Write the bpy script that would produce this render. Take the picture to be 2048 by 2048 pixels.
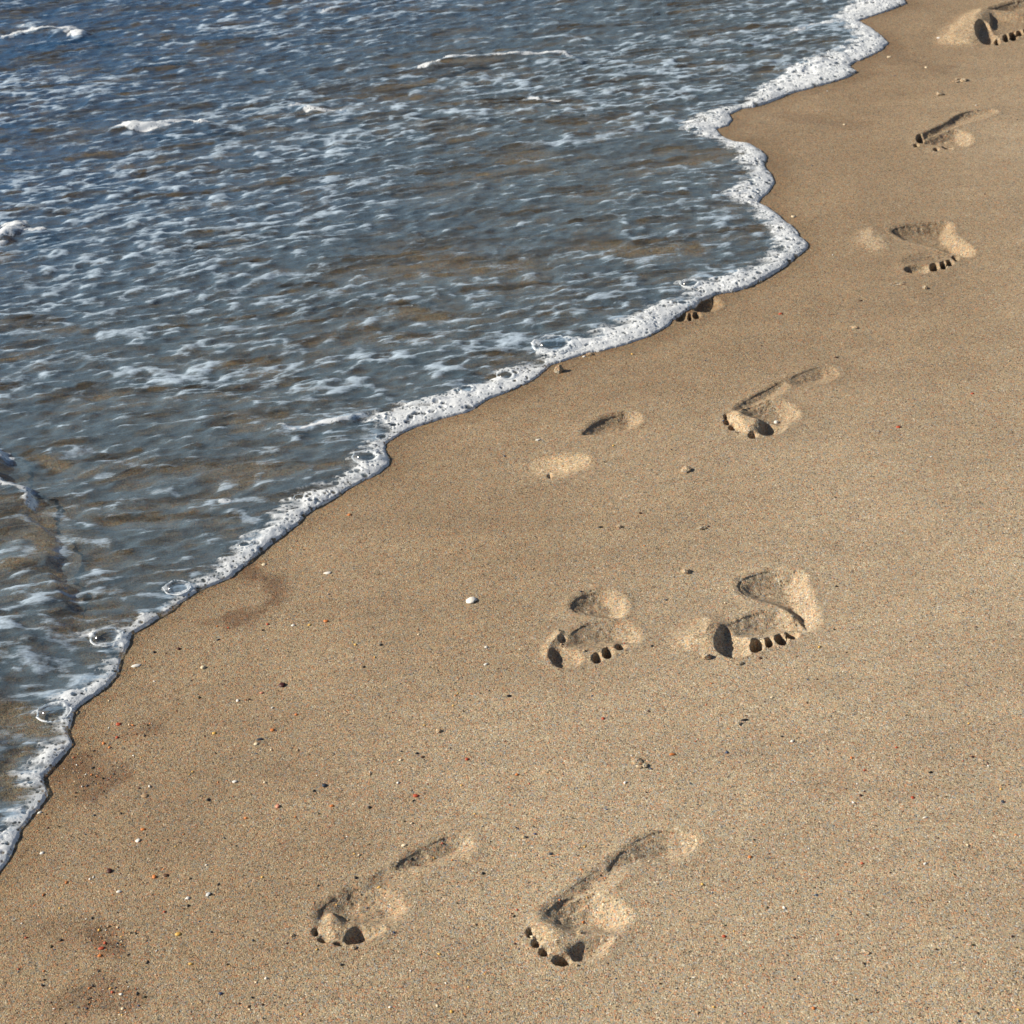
import bpy, math, random
import numpy as np
from mathutils import Vector, noise as mnoise

# ------------------------------------------------------------------ camera, sky, sun, exposure
for o in list(bpy.data.objects): bpy.data.objects.remove(o)
scene = bpy.context.scene
col = scene.collection
CAM_H, PITCH, FPX = 1.50, math.radians(30.0), 4285.0          # eye height, look-down angle, focal length in photo pixels
cam_d = bpy.data.cameras.new('camera'); cam = bpy.data.objects.new('camera', cam_d); col.objects.link(cam)
cam.location = (0, 0, CAM_H); cam.rotation_euler = (math.pi/2 - PITCH, 0, 0)
cam_d.sensor_width = 36.0; cam_d.lens = 36.0*FPX/2048.0
cam_d.clip_start = 0.05; cam_d.clip_end = 500.0
cam_d.dof.use_dof = True; cam_d.dof.focus_distance = 2.45; cam_d.dof.aperture_fstop = 26.0
scene.camera = cam
SUN_EL, SUN_AZ = math.radians(28.5), math.radians(-92.0)      # azimuth clockwise from +Y: the sun stands to the left
world = bpy.data.worlds.new('World'); scene.world = world; world.use_nodes = True
wn = world.node_tree; bg = wn.nodes['Background']
sky = wn.nodes.new('ShaderNodeTexSky'); sky.sky_type = 'NISHITA'; sky.sun_disc = False
sky.sun_elevation = SUN_EL; sky.sun_rotation = SUN_AZ
wn.links.new(sky.outputs[0], bg.inputs[0]); bg.inputs[1].default_value = 0.050
sun_d = bpy.data.lights.new('sun', 'SUN'); sun = bpy.data.objects.new('sun', sun_d); col.objects.link(sun)
sun_d.energy = 5.0; sun_d.angle = math.radians(0.5); sun_d.color = (1.0, 0.91, 0.76)
sdir = Vector((math.sin(SUN_AZ)*math.cos(SUN_EL), math.cos(SUN_AZ)*math.cos(SUN_EL), math.sin(SUN_EL)))
sun.location = sdir*20; sun.rotation_euler = sdir.to_track_quat('Z', 'Y').to_euler()
scene.view_settings.view_transform = 'Standard'; scene.view_settings.look = 'None'
scene.view_settings.gamma = 1.0; scene.view_settings.use_curve_mapping = False
scene.view_settings.exposure = 0.49
scene.render.engine = 'CYCLES'
scene.cycles.transparent_max_bounces = 16; scene.cycles.max_bounces = 6

# ------------------------------------------------------------------ ground shape and pixel -> ground
SH_P, SH_T = np.array([-0.56, 1.84]), np.array([0.4221, 0.9065])   # a point on the mean waterline and its direction
SH_N = np.array([SH_T[1], -SH_T[0]])                                # points up the beach, away from the sea
SLOPE = 0.06
def beach(x, y):
    d = (x-SH_P[0])*SH_N[0] + (y-SH_P[1])*SH_N[1]
    return SLOPE*4.0*np.tanh(d/4.0)
SP, CP = math.sin(PITCH), math.cos(PITCH)
def G(px, py):
    """photo pixel -> point on the smooth beach (x, y)"""
    a = (px-1024.0)/FPX; b = (py-1024.0)/FPX
    dx, dy, dz = a, CP-b*SP, -(SP+b*CP)
    t = CAM_H/(-dz)
    for _ in range(12):
        z = float(beach(dx*t, dy*t)); t = (CAM_H-z)/(-dz)
    return np.array([dx*t, dy*t])
def Gs(pts): return np.array([G(*p) for p in pts])
def mpp(px, py):
    """metres per photo pixel at that point of the ground"""
    x, y = G(px, py); z = float(beach(x, y))
    depth = y*CP + (CAM_H-z)*SP
    return depth/FPX
_rng = np.random.default_rng(7)
_T = _rng.random((8, 256, 256)).astype(np.float32)
def vn(x, y, k=0):
    """smooth value noise in 0..1"""
    xi = np.floor(x).astype(np.int64); yi = np.floor(y).astype(np.int64)
    fx = x-xi; fy = y-yi; fx = fx*fx*fx*(fx*(fx*6-15)+10); fy = fy*fy*fy*(fy*(fy*6-15)+10)
    T = _T[k]; a, b = xi & 255, yi & 255; c, d = (xi+1) & 255, (yi+1) & 255
    return (T[a, b]*(1-fx)+T[c, b]*fx)*(1-fy) + (T[a, d]*(1-fx)+T[c, d]*fx)*fy
def ss(a, b, x):
    t = np.clip((x-a)/(b-a), 0, 1); return t*t*(3-2*t)
def chaikin(p, n=2, closed=True):
    p = np.asarray(p, float)
    for _ in range(n):
        q = np.roll(p, -1, 0) if closed else p[1:]
        r = p if closed else p[:-1]
        m = np.empty((2*len(r), 2)); m[0::2] = .75*r+.25*q; m[1::2] = .25*r+.75*q
        p = m if closed else np.vstack([p[:1], m, p[-1:]])
    return p
def linedist(P, line, closed=False, chunk=60000):
    """distance of points to a polyline; for a closed one also whether inside"""
    A = np.asarray(line, float); B = np.roll(A, -1, 0) if closed else A[1:]
    if not closed: A = A[:-1]
    D = B-A; L = (D**2).sum(1)+1e-18
    out = np.empty(len(P)); ins = np.zeros(len(P), bool)
    for i in range(0, len(P), chunk):
        p = P[i:i+chunk]; best = np.full(len(p), 1e9); w = np.zeros(len(p), bool)
        for j in range(len(A)):
            rx = p[:, 0]-A[j, 0]; ry = p[:, 1]-A[j, 1]
            t = np.clip((rx*D[j, 0]+ry*D[j, 1])/L[j], 0, 1)
            np.minimum(best, (rx-t*D[j, 0])**2+(ry-t*D[j, 1])**2, out=best)
            if closed:
                c = ((A[j, 1] > p[:, 1]) != (B[j, 1] > p[:, 1]))
                if c.any():
                    xi = A[j, 0]+(p[:, 1]-A[j, 1])*D[j, 0]/(D[j, 1] if abs(D[j, 1]) > 1e-15 else 1e-15)
                    w ^= c & (p[:, 0] < xi)
        out[i:i+chunk] = np.sqrt(best); ins[i:i+chunk] = w
    return (np.where(ins, out, -out)) if closed else out

# ------------------------------------------------------------------ waterline, traced on the photograph
OUT = [(1900,-110),(1850,-60),(1795,-30),(1806,-6),(1813,7),(1775,22),(1743,33),(1716,43),(1739,54),(1761,71),(1777,87),(1765,100),(1743,112),(1710,125),
 (1698,132),(1714,143),(1696,154),(1656,167),(1616,178),(1580,187),(1551,199),(1507,214),(1486,217),(1458,230),(1466,241),(1457,252),
 (1433,259),(1446,275),(1468,284),(1500,288),(1522,301),(1535,315),(1529,331),(1544,351),(1551,366),(1540,382),(1526,395),(1518,406),
 (1540,417),(1565,438),(1589,455),(1602,475),(1618,487),(1614,498),(1587,520),(1565,536),(1533,554),(1500,572),(1468,582),(1435,587),
 (1405,599),(1391,613),(1370,623),(1352,638),(1334,654),(1294,675),(1243,693),(1200,704),(1167,710),(1135,721),(1099,733),(1080,753),
 (1051,770),(1008,788),(975,800),(950,818),(932,826),(888,837),(856,846),(823,858),(794,875),(772,889),(771,900),(780,918),(778,931),
 (762,945),(733,960),(700,976),(663,1001),(630,1018),(612,1030),(594,1050),(565,1072),(543,1088),(514,1110),(485,1135),(460,1155),
 (431,1168),(395,1183),(366,1203),(341,1221),(315,1237),(286,1255),(263,1270),(259,1288),(250,1306),(241,1324),(237,1342),(232,1352),
 (217,1370),(188,1391),(159,1411),(147,1424),(145,1444),(139,1464),(145,1486),(134,1504),(109,1529),(87,1551),(89,1569),(96,1587),
 (85,1607),(63,1632),(47,1656),(33,1685),(25,1707),(14,1725),(0,1743),(-40,1800),(-90,1880),(-110,1960),(-170,2060)]
INN = [(1850,-110),(1800,-60),(1730,-10),(1690,16),(1656,38),(1680,60),(1703,85),(1674,105),(1631,120),(1583,134),(1551,159),(1500,185),(1482,207),
 (1435,214),(1395,235),(1357,252),(1355,268),(1384,277),(1420,290),(1468,315),(1460,330),(1493,355),(1468,377),(1436,399),(1482,424),
 (1507,449),(1536,482),(1536,507),(1500,536),(1457,554),(1413,565),(1384,562),(1352,569),(1346,580),(1370,592),(1352,606),(1294,612),(1254,638),
 (1207,659),(1164,677),(1135,680),(1085,684),(1064,700),(1073,719),(1062,730),(1019,742),(968,762),(917,777),(874,795),(827,809),(783,820),
 (720,834),(690,850),(736,857),(749,871),(736,885),(706,900),(692,925),(688,954),(645,969),(594,985),(558,1012),(529,1041),(500,1067),
 (475,1088),(449,1117),(420,1139),(391,1161),(355,1170),(324,1184),(322,1197),(337,1208),(304,1222),(254,1244),(217,1260),(181,1268),(152,1278),
 (163,1295),(199,1304),(203,1318),(203,1338),(188,1348),(159,1373),(127,1386),(80,1404),(62,1439),(74,1459),(91,1474),(72,1504),
 (54,1533),(11,1551),(22,1569),(47,1583),(36,1609),(14,1631),(0,1645),(-50,1700),(-110,1800),(-150,1900),(-210,2060)]
shore = Gs(OUT); inner = Gs(INN)
near_end, far_end = shore[-1], shore[0]
shore_ext = np.vstack([[far_end+SH_T*90], shore, [near_end-SH_T*60]])
sea_poly = np.vstack([shore_ext, [near_end-SH_T*60-SH_N*120], [far_end+SH_T*90-SH_N*120]])
foam_poly = np.vstack([shore, inner[::-1]])
def film(d):
    """depth of the swash over the sand, from the distance to the waterline"""
    d = np.maximum(d, 0)
    return 0.0005 + 0.0025*ss(0, .05, d) + 0.028*(1-np.exp(-d/0.6))

# ------------------------------------------------------------------ footprints: hollows traced on the photograph
def ell(cx, cy, rx, ry, n=14):
    return [(cx+rx*math.cos(2*math.pi*i/n), cy+ry*math.sin(2*math.pi*i/n)) for i in range(n)]
# (part name, outline, depth in mm (negative = raised), width of its wall in mm)
P_ = {}
P_['A'] = dict(o=(600,1630), s=.2070, label='long shallow bare footprint at bottom left with crumbled toes', parts=[
 ('heel_hollow', [(1330,225),(1450,180),(1600,185),(1690,260),(1640,370),(1450,450),(1200,500),(1000,540),(900,520),(950,440),(1100,340)], 7.5, 17),
 ('arch_hollow', [(420,770),(600,660),(800,530),(1000,410),(1200,290),(1280,400),(1150,620),(950,760),(700,800),(500,850)], 5, 18),
 ('ball_hollow', [(150,1000),(200,890),(330,790),(480,720),(640,690),(820,700),(960,800),(1035,890),(1000,960),(880,1040),(700,1070),(450,1080),(200,1080)], 6.5, 13),
 ('pushed_up_sand', [(190,1010),(300,900),(400,960),(440,1080),(420,1210),(300,1240),(190,1190)], -3.5, 10),
 ('big_toe_hollow', [(430,1210),(500,1090),(600,1060),(720,1080),(830,1090),(760,1170),(620,1240),(450,1265)], 9, 9),
 ('toe_hollow', ell(155,1145,32,45), 7, 5), ('toe_hollow', ell(225,1222,55,28), 7, 5), ('toe_hollow', ell(385,1256,60,24), 6, 5)])
P_['B'] = dict(o=(1030,1630), s=.2070, label='longest footprint, bottom middle, with four small round toe holes', parts=[
 ('heel_hollow', [(1120,260),(1250,190),(1400,140),(1620,140),(1800,230),(1730,350),(1600,450),(1400,490),(1200,500),(1000,530),(850,560),(960,400)], 8, 20),
 ('arch_hollow', [(250,930),(330,840),(500,710),(700,580),(850,470),(1020,340),(1150,330),(1180,480),(1050,620),(900,730),(600,870),(400,970)], 7.5, 17),
 ('ball_hollow', [(250,940),(400,820),(560,750),(800,740),(1050,880),(1110,1000),(1050,1080),(930,1150),(800,1130),(650,1130),(500,1115),(380,1050),(280,980)], 11, 15),
 ('pushed_up_sand', [(150,1000),(300,1000),(480,1100),(610,1140),(530,1250),(490,1320),(360,1350),(270,1260),(190,1170),(140,1070)], -4, 13),
 ('big_toe_hollow', [(520,1280),(630,1200),(760,1170),(930,1140),(970,1180),(910,1280),(860,1350),(740,1400),(560,1420),(510,1360)], 8, 16),
 ('toe_hollow', ell(145,1135,34,50), 10, 5), ('toe_hollow', ell(205,1238,46,44), 12, 5), ('toe_hollow', ell(282,1322,50,44), 12, 5),
 ('toe_hollow', ell(455,1400,95,58), 16, 6)])
P_['C'] = dict(tilt=1, o=(1070,1150), s=.1294, label='short footprint left of the deep one, separate heel and round toe holes', parts=[
 ('heel_hollow', [(530,500),(590,390),(720,305),(900,250),(1100,240),(1290,310),(1390,420),(1380,560),(1300,660),(1100,650),(800,610),(600,590)], 9, 11),
 ('ball_hollow', [(480,980),(590,850),(800,750),(1000,720),(1300,710),(1520,800),(1630,920),(1600,1040),(1450,1070),(1200,1070),(1000,1120),(700,1140),(480,1110)], 8, 15),
 ('pushed_up_sand', [(130,1280),(150,1080),(280,920),(400,860),(500,930),(400,1060),(260,1150),(210,1300)], -4.5, 8),
 ('big_toe_hollow', [(240,1300),(245,1190),(330,1130),(550,1160),(690,1200),(730,1280),(710,1370),(600,1430),(450,1450),(310,1410)], 6.5, 6),
 ('toe_hollow', ell(965,1285,85,90), 7, 5), ('toe_hollow', ell(1125,1205,80,100), 13, 5), ('toe_hollow', ell(1325,1100,90,65), 8, 5),
 ('toe_hollow', ell(430,1005,70,60), 4, 5)])
P_['D'] = dict(tilt=1, o=(1340,1110), s=.1656, label='deep curved footprint with jagged dark toe row and pushed-up sand', parts=[
 ('heel_hollow', [(795,345),(840,270),(1000,205),(1200,150),(1450,160),(1590,180),(1640,320),(1700,480),(1760,680),(1780,830),(1700,910),(1560,880),(1480,700),(1350,600),(1150,540),(980,500),(850,440)], 12, 15),
 ('ball_hollow', [(640,840),(800,760),(1000,670),(1250,630),(1500,680),(1740,780),(1720,910),(1600,920),(1400,920),(1250,980),(1000,1000),(800,1000),(680,980),(600,920)], 11, 15),
 ('pushed_up_sand', [(60,1030),(280,820),(430,730),(600,760),(700,860),(680,1000),(620,1150),(480,1150),(300,1130),(130,1100)], -7, 20),
 ('big_toe_hollow', [(548,1070),(580,950),(650,835),(760,860),(800,960),(960,990),(965,1100),(990,1190),(850,1240),(720,1240),(640,1200),(560,1140)], 8.5, 5),
 ('toe_hollow', [(970,990),(1130,980),(1145,1120),(1060,1185),(975,1180)], 15, 5), ('toe_hollow', [(1145,960),(1250,960),(1250,1110),(1160,1125)], 17, 5),
 ('toe_hollow', [(1260,930),(1360,880),(1450,1010),(1390,1110),(1280,1070)], 19, 5), ('toe_hollow', [(1370,860),(1490,860),(1570,950),(1510,1030),(1430,1000)], 18, 5),
 ('toe_hollow', ell(1625,895,62,38), 14, 5)])
P_['E'] = dict(tilt=1, o=(1030,800), s=.1449, label='faint washed-out footprint below the foam, pale forefoot patch', parts=[
 ('heel_hollow', [(890,490),(1020,360),(1180,270),(1380,200),(1610,170),(1720,250),(1700,340),(1550,415),(1300,470),(1050,480)], 9, 10),
 ('ball_hollow', [(130,890),(250,790),(450,730),(700,750),(900,720),(1080,830),(1000,910),(880,970),(820,1030),(600,1070),(450,1070),(250,1050),(150,970)], 3.4, 26),
 ('toe_hollow', ell(480,1040,45,50), 2.5, 6)])
P_['F'] = dict(o=(1430,710), s=.1449, label='slim footprint right of centre holding a white shell chip', parts=[
 ('heel_hollow', [(1060,300),(1250,220),(1480,150),(1630,170),(1740,250),(1600,380),(1400,430),(1150,440),(950,410)], 6, 18),
 ('arch_hollow', [(240,790),(330,690),(550,560),(750,460),(950,350),(1100,430),(900,570),(650,700),(420,760),(330,800)], 7, 14),
 ('ball_hollow', [(320,790),(450,700),(800,630),(1050,700),(1180,800),(1110,900),(1000,980),(850,980),(650,920),(450,860)], 9, 14),
 ('pushed_up_sand', [(180,880),(240,800),(400,830),(480,900),(690,930),(610,1080),(520,1130),(420,1120),(320,1060),(230,1000)], -7, 9),
 ('big_toe_hollow', [(610,1100),(660,960),(760,930),(850,970),(1010,980),(960,1060),(850,1110),(700,1140)], 8, 7),
 ('toe_hollow', ell(148,880,28,42), 8, 5), ('toe_hollow', ell(168,952,44,42), 11, 5), ('toe_hollow', ell(245,1032,56,38), 12, 5),
 ('toe_hollow', ell(520,1140,66,42), 12, 5)])
P_['G'] = dict(o=(1300,530), s=.1035, label='half flooded footprint cut off by the foam edge', parts=[
 ('ball_hollow', [(840,820),(900,720),(1050,640),(1220,590),(1340,690),(1330,810),(1200,870),(1050,850),(950,880)], 9, 9),
 ('big_toe_hollow', [(480,960),(560,910),(700,910),(750,1000),(690,1080),(510,1100)], 7, 7),
 ('toe_hollow', ell(775,1000,50,85), 9, 5), ('toe_hollow', ell(900,970,75,75), 13, 5), ('toe_hollow', ell(1072,870,48,42), 8, 5)])
P_['H'] = dict(tilt=1, o=(1700,420), s=.1449, label='upper right footprint with dark pointed heel and toe cracks', parts=[
 ('heel_hollow', [(540,285),(650,230),(900,190),(1250,160),(1395,180),(1400,320),(1520,420),(1720,560),(1660,650),(1500,610),(1350,570),(1150,490),(900,440),(700,390)], 13, 12),
 ('ball_hollow', [(690,690),(900,590),(1300,550),(1620,600),(1500,650),(1250,710),(1000,740),(760,750)], 4, 14),
 ('pushed_up_sand', [(60,450),(200,260),(340,240),(490,350),(620,490),(450,570),(180,530)], -3.5, 20),
 ('big_toe_hollow', [(745,820),(800,775),(1000,745),(1095,760),(1095,860),(950,890),(800,860)], 6.5, 6),
 ('toe_hollow', [(1095,735),(1220,710),(1245,825),(1110,860)], 9, 5), ('toe_hollow', [(1235,710),(1320,680),(1345,805),(1270,830)], 13, 5),
 ('toe_hollow', [(1315,670),(1410,660),(1440,755),(1350,780)], 13, 5), ('toe_hollow', [(1380,600),(1510,610),(1500,705),(1440,700)], 12, 5),
 ('toe_hollow', ell(1592,625,40,24), 8, 4)])
P_['I'] = dict(o=(1788,0), s=.1656, label='small narrow footprint below the top right corner', parts=[
 ('arch_hollow', [(260,1690),(330,1610),(500,1530),(650,1460),(720,1400),(850,1350),(950,1330),(1200,1310),(1300,1350),(1100,1430),(850,1490),(600,1590),(420,1670)], 8.5, 14),
 ('ball_hollow', [(290,1700),(430,1640),(600,1580),(800,1560),(940,1640),(930,1750),(780,1770),(600,1760),(400,1730)], 9, 13),
 ('big_toe_hollow', ell(655,1767,62,36), 12, 6),
 ('toe_hollow', ell(318,1668,50,58), 13, 6), ('toe_hollow', ell(270,1752,32,24), 8, 5), ('toe_hollow', ell(510,1805,36,24), 7, 5)])
P_['J'] = dict(o=(1788,0), s=.1656, label='footprint cut by the top right corner with a large black toe hole', parts=[
 ('heel_hollow', [(1130,95),(1250,65),(1400,20),(1570,-10),(1720,-30),(1780,60),(1600,140),(1400,135),(1250,115)], 12, 12),
 ('ball_hollow', [(1020,240),(1150,150),(1350,170),(1570,180),(1750,120),(1780,330),(1570,350),(1400,390),(1250,430),(1150,400),(1100,320)], 9, 15),
 ('pushed_up_sand', [(500,480),(690,300),(850,180),(1000,110),(1140,120),(1210,230),(1160,330),(1130,490),(1000,570),(640,570)], -9, 24),
 ('big_toe_hollow', [(975,360),(1005,285),(1100,270),(1210,310),(1250,440),(1170,545),(1080,535),(995,480)], 13.5, 6),
 ('toe_hollow', ell(1245,505,36,48), 9, 5), ('toe_hollow', ell(1355,465,42,50), 14, 5), ('toe_hollow', ell(1442,440,50,62), 16, 5),
 ('toe_hollow', ell(1518,400,44,46), 14, 5), ('toe_hollow', ell(1605,375,44,40), 14, 5)])
DEPTH = 1.24
for k, pr in P_.items():
    st = []
    for name, pts, dep, wall in pr['parts']:
        w = Gs([(pr['o'][0]+x*pr['s'], pr['o'][1]+y*pr['s']) for x, y in pts])
        k_d, k_w = {'heel_hollow': (1.05, 2.0), 'arch_hollow': (.92, 1.8), 'ball_hollow': (1.05, 2.1), 'big_toe_hollow': (1.1, 1.5), 'toe_hollow': (1.4, 1.15), 'pushed_up_sand': (.95, 1.4)}[name]
        st.append((name, chaikin(w, 2), dep*.001*DEPTH*k_d, wall*.001*k_w))
    pr['st'] = st
    allp = np.vstack([s[1] for s in st]); pr['lo'] = allp.min(0)-.035; pr['hi'] = allp.max(0)+.035
def press(P, pr):
    """height change of one footprint at points P, and per part the distance inside it"""
    n = len(P); jit = (vn(P[:, 0]/.006, P[:, 1]/.006, 1)-.5)*.0018 + (vn(P[:, 0]/.021, P[:, 1]/.021, 2)-.5)*.0014
    hol = np.zeros(n); up = np.zeros(n); S = []
    for name, poly, dep, wall in pr['st']:
        s = linedist(P, poly, True); S.append(s)
        sj = s + jit*min(1.0, wall/.012)
        if dep > 0:
            t = np.clip((sj+.003)/wall, 0, 1)
            h = dep*1.08*ss(-.009, wall*.92, sj) if name in ('heel_hollow', 'ball_hollow') else dep*(1-(1-t)**2)*ss(-.009, .012, sj) if name != 'toe_hollow' else dep*ss(-.15, .85, sj/wall)
            lo_x, hi_x = poly[:, 0].min(), poly[:, 0].max(); xi = np.clip((P[:, 0]-lo_x)/(hi_x-lo_x), 0, 1)
            if name == 'big_toe_hollow': h = h*(1.15-.55*xi)              # deepest at its steep seaward side
            elif name == 'arch_hollow':                                   # pressed only along the outer edge of the foot
                q = poly@np.array([.81, -.58]); x2 = np.clip((P@np.array([.81, -.58])-q.min())/(q.max()-q.min()), 0, 1); h = h*(1.15-1.0*x2)
            elif pr.get('tilt') and name in ('heel_hollow', 'ball_hollow'): h = h*(.50+.62*xi)   # the sole rolled up the beach
            hol = np.maximum(hol, h) + 0.12*np.minimum(hol, h)
            up = np.maximum(up, np.minimum(dep*.12, .0012)*np.exp(-(np.maximum(-s, 0)/.012)**2)*(s < .002))
        else:
            h = -dep*ss(-wall*.6, wall*1.2, sj); up = np.maximum(up, h)
            hol = hol*(1-.55*ss(-.002, .006, s))
    inside = np.clip(hol/.006, 0, 1)
    rough = ((vn(P[:, 0]/.0055, P[:, 1]/.0055, 3)-.5)*.0011 + (vn(P[:, 0]/.014, P[:, 1]/.014, 4)-.5)*.0012)*np.clip((hol+up)/.004, 0, 1)
    return up - hol + rough, S
def relief(P):
    x, y = P[:, 0], P[:, 1]
    core = np.exp(-((x-0.1)/6)**2-((y-3.2)/6)**2)
    z = (vn(x/.34, y/.34, 5)-.5)*.006 + (vn(x/.11, y/.11, 6)-.5)*.0022 + (vn(x/.045, y/.045, 7)-.5)*.0006
    return z*core
def height(P, prints=True):
    z = beach(P[:, 0], P[:, 1]) + relief(P)
    if prints:
        for pr in P_.values():
            m = np.all((P > pr['lo']) & (P < pr['hi']), 1)
            if m.any(): z[m] += press(P[m], pr)[0]
    return z

# ------------------------------------------------------------------ materials
def new_mat(name):
    m = bpy.data.materials.new(name); m.use_nodes = True; nt = m.node_tree; nt.nodes.clear()
    out = nt.nodes.new('ShaderNodeOutputMaterial'); return m, nt, out
class N:
    def __init__(s, nt): s.nt = nt
    def n(s, t, ins=None, **kw):
        nd = s.nt.nodes.new(t)
        for k, v in kw.items(): setattr(nd, k, v)
        for k, v in (ins or {}).items():
            if hasattr(v, 'is_output'): s.nt.links.new(v, nd.inputs[k])
            else: nd.inputs[k].default_value = v
        return nd
    def math(s, op, a, b=0.0, c=None, clamp=False):
        d = {0: a, 1: b}
        if c is not None: d[2] = c
        return s.n('ShaderNodeMath', d, operation=op, use_clamp=clamp).outputs[0]
    def mix(s, f, a, b): return s.n('ShaderNodeMix', {0: f, 6: a, 7: b}, data_type='RGBA').outputs[2]
    def mul(s, a, b): return s.n('ShaderNodeMix', {0: 1.0, 6: a, 7: b}, data_type='RGBA', blend_type='MULTIPLY').outputs[2]
    def ramp(s, f, stops, mode='LINEAR'):
        r = s.n('ShaderNodeValToRGB', {0: f}); cr = r.color_ramp; cr.interpolation = mode
        while len(cr.elements) < len(stops): cr.elements.new(0.5)
        for e, (p, c) in zip(cr.elements, stops): e.position = p; e.color = (*c, 1)
        return r.outputs[0]
    def smooth(s, a, b, x): return s.n('ShaderNodeMapRange', {0: x, 1: a, 2: b, 3: 0.0, 4: 1.0}, interpolation_type='SMOOTHSTEP').outputs[0]
    def schlick(s, normal=None):
        lw = s.n('ShaderNodeLayerWeight', {'Blend': .5, **({'Normal': normal} if normal else {})}).outputs['Facing']
        return s.math('ADD', s.math('MULTIPLY', s.math('POWER', lw, 5.0), .97), .021, clamp=True)
    def attr(s, name): return s.n('ShaderNodeAttribute', attribute_name=name).outputs['Fac']
GRAINS = [(0.0,(.055,.045,.045)),(.08,(.15,.10,.075)),(.13,(.31,.28,.25)),(.26,(.37,.30,.21)),(.42,(.45,.355,.245)),(.54,(.54,.27,.16)),(.64,(.50,.41,.30)),(.76,(.36,.37,.30)),(.84,(.29,.34,.41)),(.92,(.62,.53,.41)),(.985,(.85,.82,.76))]
def sand_material():
    m, nt, out = new_mat('sand'); g = N(nt)
    pos = g.n('ShaderNodeNewGeometry').outputs['Position']
    def grain(size):
        v = g.n('ShaderNodeTexVoronoi', {'Vector': pos, 'Scale': 1.0/size}, feature='F1')
        return v.outputs['Color'], v.outputs['Distance']
    c1, d1 = grain(.00135); c2, d2 = grain(.0026)
    f1 = g.n('ShaderNodeSeparateColor', {0: c1}).outputs[0]
    f2 = g.n('ShaderNodeSeparateColor', {0: c2}).outputs[1]
    a = g.ramp(f1, GRAINS, 'CONSTANT'); b = g.ramp(f2, GRAINS, 'CONSTANT')
    colr = g.mul(g.mix(.34, a, b), (1.02, .995, .905, 1))
    # broad drift of tone and bands of darker grains
    big = g.n('ShaderNodeTexNoise', {'Vector': pos, 'Scale': 5.5, 'Detail': 4.0, 'Roughness': .6}).outputs[0]
    colr = g.mul(colr, g.ramp(big, [(.25,(.90,.88,.86)),(.75,(1.08,1.07,1.05))]))
    fine = g.n('ShaderNodeTexNoise', {'Vector': pos, 'Scale': 55.0, 'Detail': 3.0, 'Roughness': .65}).outputs[0]
    colr = g.mul(colr, g.ramp(fine, [(.3,(.93,.92,.92)),(.7,(1.06,1.06,1.05))]))
    band = g.n('ShaderNodeMapping', {0: pos, 'Rotation': (0, 0, -.16), 'Scale': (.9, 6.0, 1)}).outputs[0]
    bnd = g.n('ShaderNodeTexNoise', {'Vector': band, 'Scale': 2.6, 'Detail': 5.0, 'Roughness': .6}).outputs[0]
    colr = g.mul(colr, g.ramp(bnd, [(.32,(.93,.92,.91)),(.66,(1.04,1.04,1.03))]))
    wet = g.attr('wet'); stain = g.attr('stain')
    colr = g.mix(stain, colr, g.mul(colr, (.34,.23,.20,1)))
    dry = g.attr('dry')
    colr = g.mix(dry, colr, g.mul(colr, (1.38,1.32,1.22,1)))  # paler sand; footprint E's forefoot gets its sunlit tone from this colour
    colr = g.mix(wet, colr, g.mul(colr, (.60,.53,.45,1)))
    rough = g.n('ShaderNodeMapRange', {0: wet, 1: 0.0, 2: 1.0, 3: .92, 4: .5}).outputs[0]
    bn = g.n('ShaderNodeTexNoise', {'Vector': pos, 'Scale': 520.0, 'Detail': 2.0, 'Roughness': .7}).outputs[0]
    hh = g.math('ADD', g.math('MULTIPLY', d1, -.7), bn)
    bump = g.n('ShaderNodeBump', {'Strength': .85, 'Distance': .0010, 'Height': hh}).outputs[0]
    p = g.n('ShaderNodeBsdfPrincipled', {'Base Color': colr, 'Roughness': rough, 'Normal': bump, 'Specular IOR Level': .25})
    nt.links.new(p.outputs[0], out.inputs[0]); return m
SAND = sand_material()

# ------------------------------------------------------------------ mesh helpers
def grid_axis(lo, hi, step, far_lo, far_hi, grow=1.22):
    core = np.arange(round((hi-lo)/step)+1)*step+lo
    a, s, left = lo, step, []
    while a > far_lo: s *= grow; a -= s; left.append(a)
    b, s, right = core[-1], step, []
    while b < far_hi: s *= grow; b += s; right.append(b)
    return np.concatenate([left[::-1], core, right]), len(left), len(left)+len(core)-1
def make_mesh(name, co, quads, material, attrs=None, normals=None, smooth=True, parent=None, origin=None):
    used, inv = np.unique(quads, return_inverse=True); q = inv.reshape(quads.shape).astype(np.int32)
    c = co[used].astype(np.float32)
    if origin is not None: c = c - np.asarray(origin, np.float32)
    me = bpy.data.meshes.new(name)
    me.vertices.add(len(c)); me.vertices.foreach_set('co', c.ravel())
    k = q.shape[1]
    me.loops.add(q.size); me.loops.foreach_set('vertex_index', q.ravel())
    me.polygons.add(len(q)); me.polygons.foreach_set('loop_start', np.arange(0, q.size, k, dtype=np.int32))
    me.polygons.foreach_set('loop_total', np.full(len(q), k, np.int32))
    me.update(calc_edges=True)
    if smooth: me.polygons.foreach_set('use_smooth', np.ones(len(q), bool))
    for an, av in (attrs or {}).items():
        a = me.attributes.new(an, 'FLOAT', 'POINT'); a.data.foreach_set('value', av[used].astype(np.float32))
    if normals is not None: me.normals_split_custom_set_from_vertices(normals[used].tolist())
    me.materials.append(material)
    o = bpy.data.objects.new(name, me); col.objects.link(o)
    if parent is not None: o.parent = parent
    elif origin is not None: o.location = origin
    return o
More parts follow.
